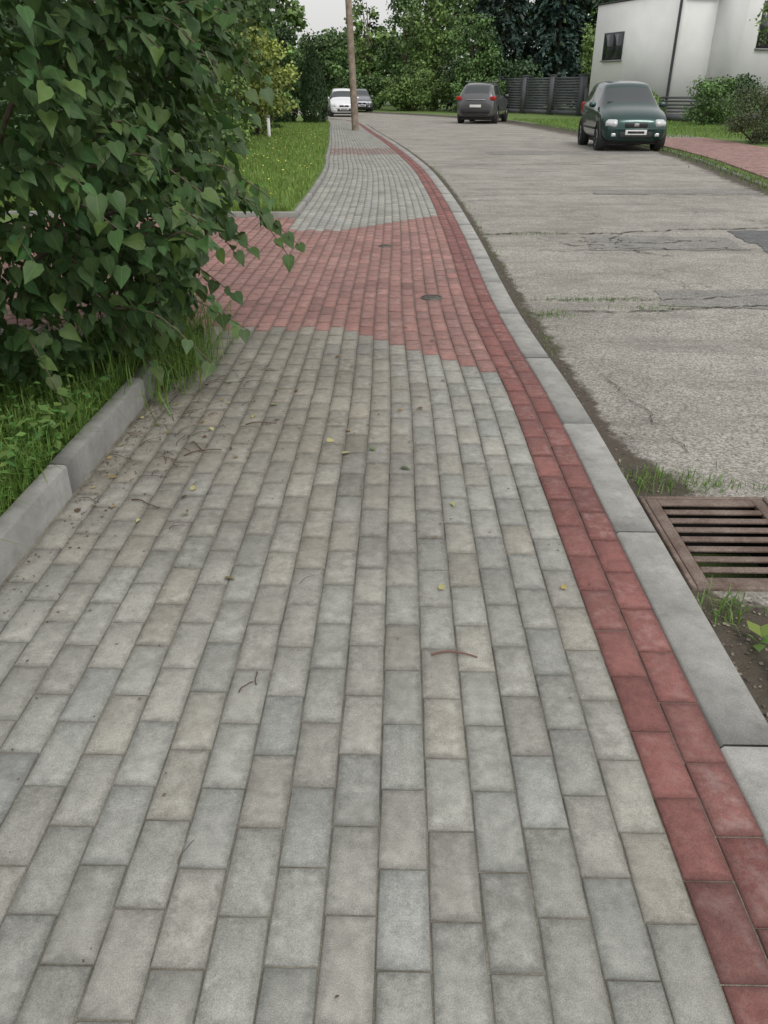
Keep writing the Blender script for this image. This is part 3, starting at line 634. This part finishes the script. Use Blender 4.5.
# ------------------------------------------------------------------ cars
def car_mats(tag,paint,metal=.5):
    return dict(paint=simple(tag+'_car_paint',paint,.28,metal,Coat_Weight=.8,Coat_Roughness=.05),glass=simple(tag+'_car_glass',(.035,.042,.045),.05,Specular_IOR_Level=1.0))
M_TYRE=simple('tyre',(.022,.022,.022),.85); M_RIM=simple('alloy',(.38,.39,.40),.35,.8); M_PLAST=simple('black_plastic',(.025,.025,.026),.6); M_LAMP=simple('lamp_glass',(.62,.64,.65),.12,.3); M_RED=simple('tail_lamp',(.35,.012,.012),.15); M_PLATE=simple('number_plate',(.7,.7,.68),.5); M_INK=simple('plate_ink',(.02,.02,.03),.6)
HATCH=[ # x, zb, belt, top, w, wt
 (0.00,.30,.50,.60,.60,.44),(.07,.22,.62,.71,.73,.56),(.25,.20,.74,.82,.80,.64),(.55,.20,.83,.91,.825,.68),(.88,.20,.90,.97,.83,.70),
 (1.52,.20,.93,1.42,.83,.575),(1.62,.20,.93,1.455,.83,.585),(2.25,.20,.95,1.50,.83,.60),(2.33,.20,.95,1.50,.83,.60),(2.95,.20,.98,1.48,.825,.59),(3.12,.20,.99,1.45,.82,.58),
 (3.45,.22,1.0,1.10,.78,.64),(3.55,.26,.86,.95,.74,.60),(3.62,.34,.60,.70,.68,.50)]
SUV=[(0,.35,.65,.75,.66,.5),(.08,.28,.80,.90,.82,.64),(.3,.26,.90,.99,.89,.70),(.8,.26,1.0,1.07,.91,.74),(1.2,.26,1.04,1.12,.91,.76),
 (1.85,.26,1.07,1.58,.91,.63),(1.95,.26,1.07,1.62,.91,.64),(2.6,.26,1.08,1.68,.91,.65),(2.7,.26,1.08,1.68,.91,.65),(3.5,.26,1.10,1.66,.90,.64),(4.05,.26,1.12,1.62,.89,.63),
 (4.38,.28,1.10,1.18,.86,.72),(4.46,.34,.92,1.0,.84,.66),(4.5,.42,.65,.75,.80,.56)]
def car(name,x,y,rz,prof,paint,kind,z=ZR,metal=.5,rails=False,scl=(1,1,1)):
    e=empty(name,(x,y,z),rz); e.scale=scl; mt=car_mats(name+str(round(x)),paint,metal); Lc=prof[-1][0]; rows=[]
    for (s,zb,be,tp,w,wt) in prof:
        h=[(0,zb),(w*.55,zb),(w*.93,zb+.02),(w*1.0,zb+.20),(w*.995,(zb+be)/2+.08),(w*.975,be-.04),(w*.94,be),(wt*1.0,tp-.045),(wt*.86,tp-.005),(wt*.45,tp+.012),(0,tp+.018)]
        full=[(-a,b_) for a,b_ in h[::-1]]+h[1:-1]
        rows.append([(a,s-Lc/2,b_) for a,b_ in full])
    V=np.array(rows); m=V.shape[1]; ns=len(prof)
    fb=[];fg=[]
    for i in range(ns-1):
        for j in range(m):
            q=[i*m+j,i*m+(j+1)%m,(i+1)*m+(j+1)%m,(i+1)*m+j]
            side=j in (3,16)
            if i==4 and (j in (0,1,18,19,2,17)): g_=True
            elif i==ns-4 and (j in(0,1,18,19)): g_=True
            elif side and i in (4,6,8): g_=True
            elif side and i==9 and ns-4!=9: g_=True
            else: g_=False
            (fg if g_ else fb).append(q)
    caps=[list(range(m))[::-1],[ (ns-1)*m+j for j in range(m)]]
    me=bpy.data.meshes.new('body'); me.from_pydata([tuple(p) for p in V.reshape(-1,3)],[],fb+fg+caps)
    me.materials.append(mt['paint']); me.materials.append(mt['glass'])
    for k,p in enumerate(me.polygons):
        p.use_smooth=True
        if len(fb)<=k<len(fb)+len(fg): p.material_index=1
    o=link(bpy.data.objects.new('body',me),e); sd=o.modifiers.new('s','SUBSURF'); sd.levels=2; sd.render_levels=2
    wr=.29 if kind=='hatch' else .35; wx=(.62,Lc-.62) if kind=='hatch' else (.85,Lc-.85); W=prof[5][4]
    a=np.arange(24)/24*2*np.pi
    def disc(b,cx,cyy,cz,r,x0,x1,ri=0):
        V=np.concatenate([np.c_[np.full(24,xx),cyy+rr*np.cos(a),cz+rr*np.sin(a)] for xx,rr in ((x0,r*.93),(x0+(x1-x0)*.1,r),(x0+(x1-x0)*.9,r),(x1,r*.93))]); i=np.arange(24);j=(i+1)%24
        b.add(V,[np.stack([q*24+i,q*24+j,(q+1)*24+j,(q+1)*24+i],1) for q in range(3)]+[i[None],(72+i)[None][:,::-1]])
    bt=B();br=B();ba=B()
    for sgn in(-1,1):
        for w_ in wx:
            disc(ba,0,w_-Lc/2,wr+.03,wr+.065,sgn*(W-.22),sgn*(W+.002)); disc(bt,0,w_-Lc/2,wr,wr,sgn*(W-.19),sgn*(W+.012)); disc(br,0,w_-Lc/2,wr,wr*.62,sgn*(W-.05),sgn*(W+.018))
    for sgn in (-1,1):
        for w_ in wx:
            for q in range(6):
                an=q*math.pi/3+.3; c=(sgn*(W+.021),w_-Lc/2+.30*wr*math.cos(an)*1.05,wr+.30*wr*math.sin(an)*1.05); V=CUB*np.array([.012,wr*.16,wr*.40]); 
                ca,sa=math.cos(an-math.pi/2),math.sin(an-math.pi/2); V=np.stack([V[:,0],V[:,1]*ca-V[:,2]*sa,V[:,1]*sa+V[:,2]*ca],1); bt.add(V*1.0+np.array(c),[CF])
    ba.make('wheel_arches',M_PLAST,e); bt.make('tyres',M_TYRE,e); br.make('rims',M_RIM,e)
    def bl(nm,c,s,mat,bev=.02,rx_=0,rz_=0):
        o=box(nm,(c[0],c[1]-Lc/2,c[2]),s,mat,e,rz_,bev); o.rotation_euler[0]=rx_; return o
    P=prof; hw=P[1][4]; be=P[1][2]
    for sgn in(-1,1):
        nm='l' if sgn<0 else 'r'
        bl('headlamp_'+nm,(sgn*hw*.80,.12,be-.01),(.30,.20,.15),M_LAMP,.06,.5,sgn*.45)
        bl('fog_lamp_'+nm,(sgn*hw*.72,.045,P[1][1]+.15),(.12,.06,.08),M_LAMP,.02)
        bl('mirror_'+nm,(sgn*(W+.06),P[4][0]+.42,P[5][2]+.06),(.17,.10,.12),mt['paint'],.04)
        if kind=='suv': bl('tail_lamp_'+nm,(sgn*(P[-3][4]-.08),Lc-.13,P[-3][2]-.06),(.26,.22,.17),M_RED,.04)
        else: bl('tail_lamp_'+nm,(sgn*(P[-3][4]-.07),Lc-.16,P[-3][2]-.12),(.15,.16,.30),M_RED,.04)
        bl('side_moulding_'+nm,(sgn*(W+.002),Lc/2,P[5][1]+.28),(.02,1.6,.05),M_PLAST,.006)
        bl('door_handle_'+nm,(sgn*(W+.0),P[5][0]+.85,P[5][2]-.12),(.03,.15,.03),mt['paint'],.008)
        if rails: bl('roof_rail_'+nm,(sgn*P[7][5]*.93,(P[6][0]+P[9][0])/2+.2,P[7][3]+.03),(.035,2.0,.035),M_RIM,.01)
    bl('grille',(0,.02,be-.05),(.55,.06,.10),M_PLAST,.02,.2); bl('lower_intake',(0,.0,P[0][1]+.07),(.8,.08,.12),M_PLAST,.02)
    bl('badge',(0,-.012,be-.04),(.12,.02,.07),M_RIM,.008)
    bl('bumper_strip',(0,.03,P[0][1]+.19),(1.02,.09,.03),mt['paint'],.01)
    bl('number_plate_front',(0,-.035,P[0][1]+.125),(.52,.02,.11),M_PLATE,.004); bl('plate_text_front',(0,-.047,P[0][1]+.125),(.40,.004,.05),M_INK,0)
    bl('number_plate_rear',(0,Lc+.02 if kind=='suv' else Lc+.005,P[-1][2]+.08 if kind=='suv' else .70),(.52,.03,.11),M_PLATE,.004)
    if kind=='suv': bl('tailgate_trim',(0,Lc+.0,P[-3][2]-.12),(.9,.05,.04),M_RIM,.01)
    bl('rear_bumper',(0,Lc-.02,P[-1][1]+.12),(1.35,.14,.20),M_PLAST if kind=='suv' else mt['paint'],.05)
    bl('rear_bumper_lip',(0,Lc-.05,P[-1][1]-.02),(1.2,.14,.10),M_PLAST,.03)
    for sgn in (-1,1): bl('wiper_'+str(sgn),(sgn*.25-.1,P[4][0]+.10,P[4][3]+.085),(.5,.015,.012),M_PLAST,.003,.6,.12)
    bl('underbody',(0,Lc/2,.24),(W*1.6,Lc*.82,.18),M_PLAST,.02)
    return e
car('parked_hatchback',6.10,23.9,-.03,HATCH,(.010,.048,.043),'hatch',scl=(1.04,1.02,1.08))
car('parked_suv',4.15,43.0,math.pi-.27,SUV,(.12,.12,.125),'suv',rails=True,scl=(1.03,1.03,1.03))
car('parked_car',-3.5,53,.12,HATCH,(.72,.73,.74),'hatch',metal=0)
car('parked_car',-3.0,64.5,.15,HATCH,(.16,.17,.19),'hatch')
# ------------------------------------------------------------------ light
w=bpy.data.worlds.new('World'); sc.world=w; w.use_nodes=True; nt=w.node_tree; nt.nodes.clear()
sky=nt.nodes.new('ShaderNodeTexSky'); sky.sky_type='NISHITA'; sky.sun_disc=False; sky.sun_elevation=math.radians(52); sky.sun_rotation=math.radians(153); sky.dust_density=4; sky.air_density=1.0
hsv=nt.nodes.new('ShaderNodeHueSaturation'); hsv.inputs['Saturation'].default_value=.22
mx=nt.nodes.new('ShaderNodeMix'); mx.data_type='RGBA'; mx.inputs[0].default_value=.55; mx.inputs[7].default_value=(7.3,7.2,7.1,1)
bg=nt.nodes.new('ShaderNodeBackground'); bg.inputs[1].default_value=.145; ou=nt.nodes.new('ShaderNodeOutputWorld')
nt.links.new(sky.outputs[0],hsv.inputs['Color']); nt.links.new(hsv.outputs[0],mx.inputs[6]); nt.links.new(mx.outputs[2],bg.inputs[0]); nt.links.new(bg.outputs[0],ou.inputs[0])
sl=bpy.data.lights.new('sun','SUN'); sl.energy=1.0; sl.angle=math.radians(18); sl.color=(1,.975,.93)
so=link(bpy.data.objects.new('sun',sl)); d=Vector((-.3,.6,-.9)); so.rotation_euler=d.to_track_quat('-Z','Y').to_euler(); so.location=(0,0,30)
# ------------------------------------------------------------------ camera
cd=bpy.data.cameras.new('camera'); co=link(bpy.data.objects.new('camera',cd)); sc.camera=co
co.location=(0,0,1.36); co.rotation_euler=(math.radians(90-28.76),0,math.radians(1.045))
cd.sensor_fit='VERTICAL'; cd.sensor_height=36; cd.lens=27.03; cd.clip_end=4000; cd.clip_start=.05
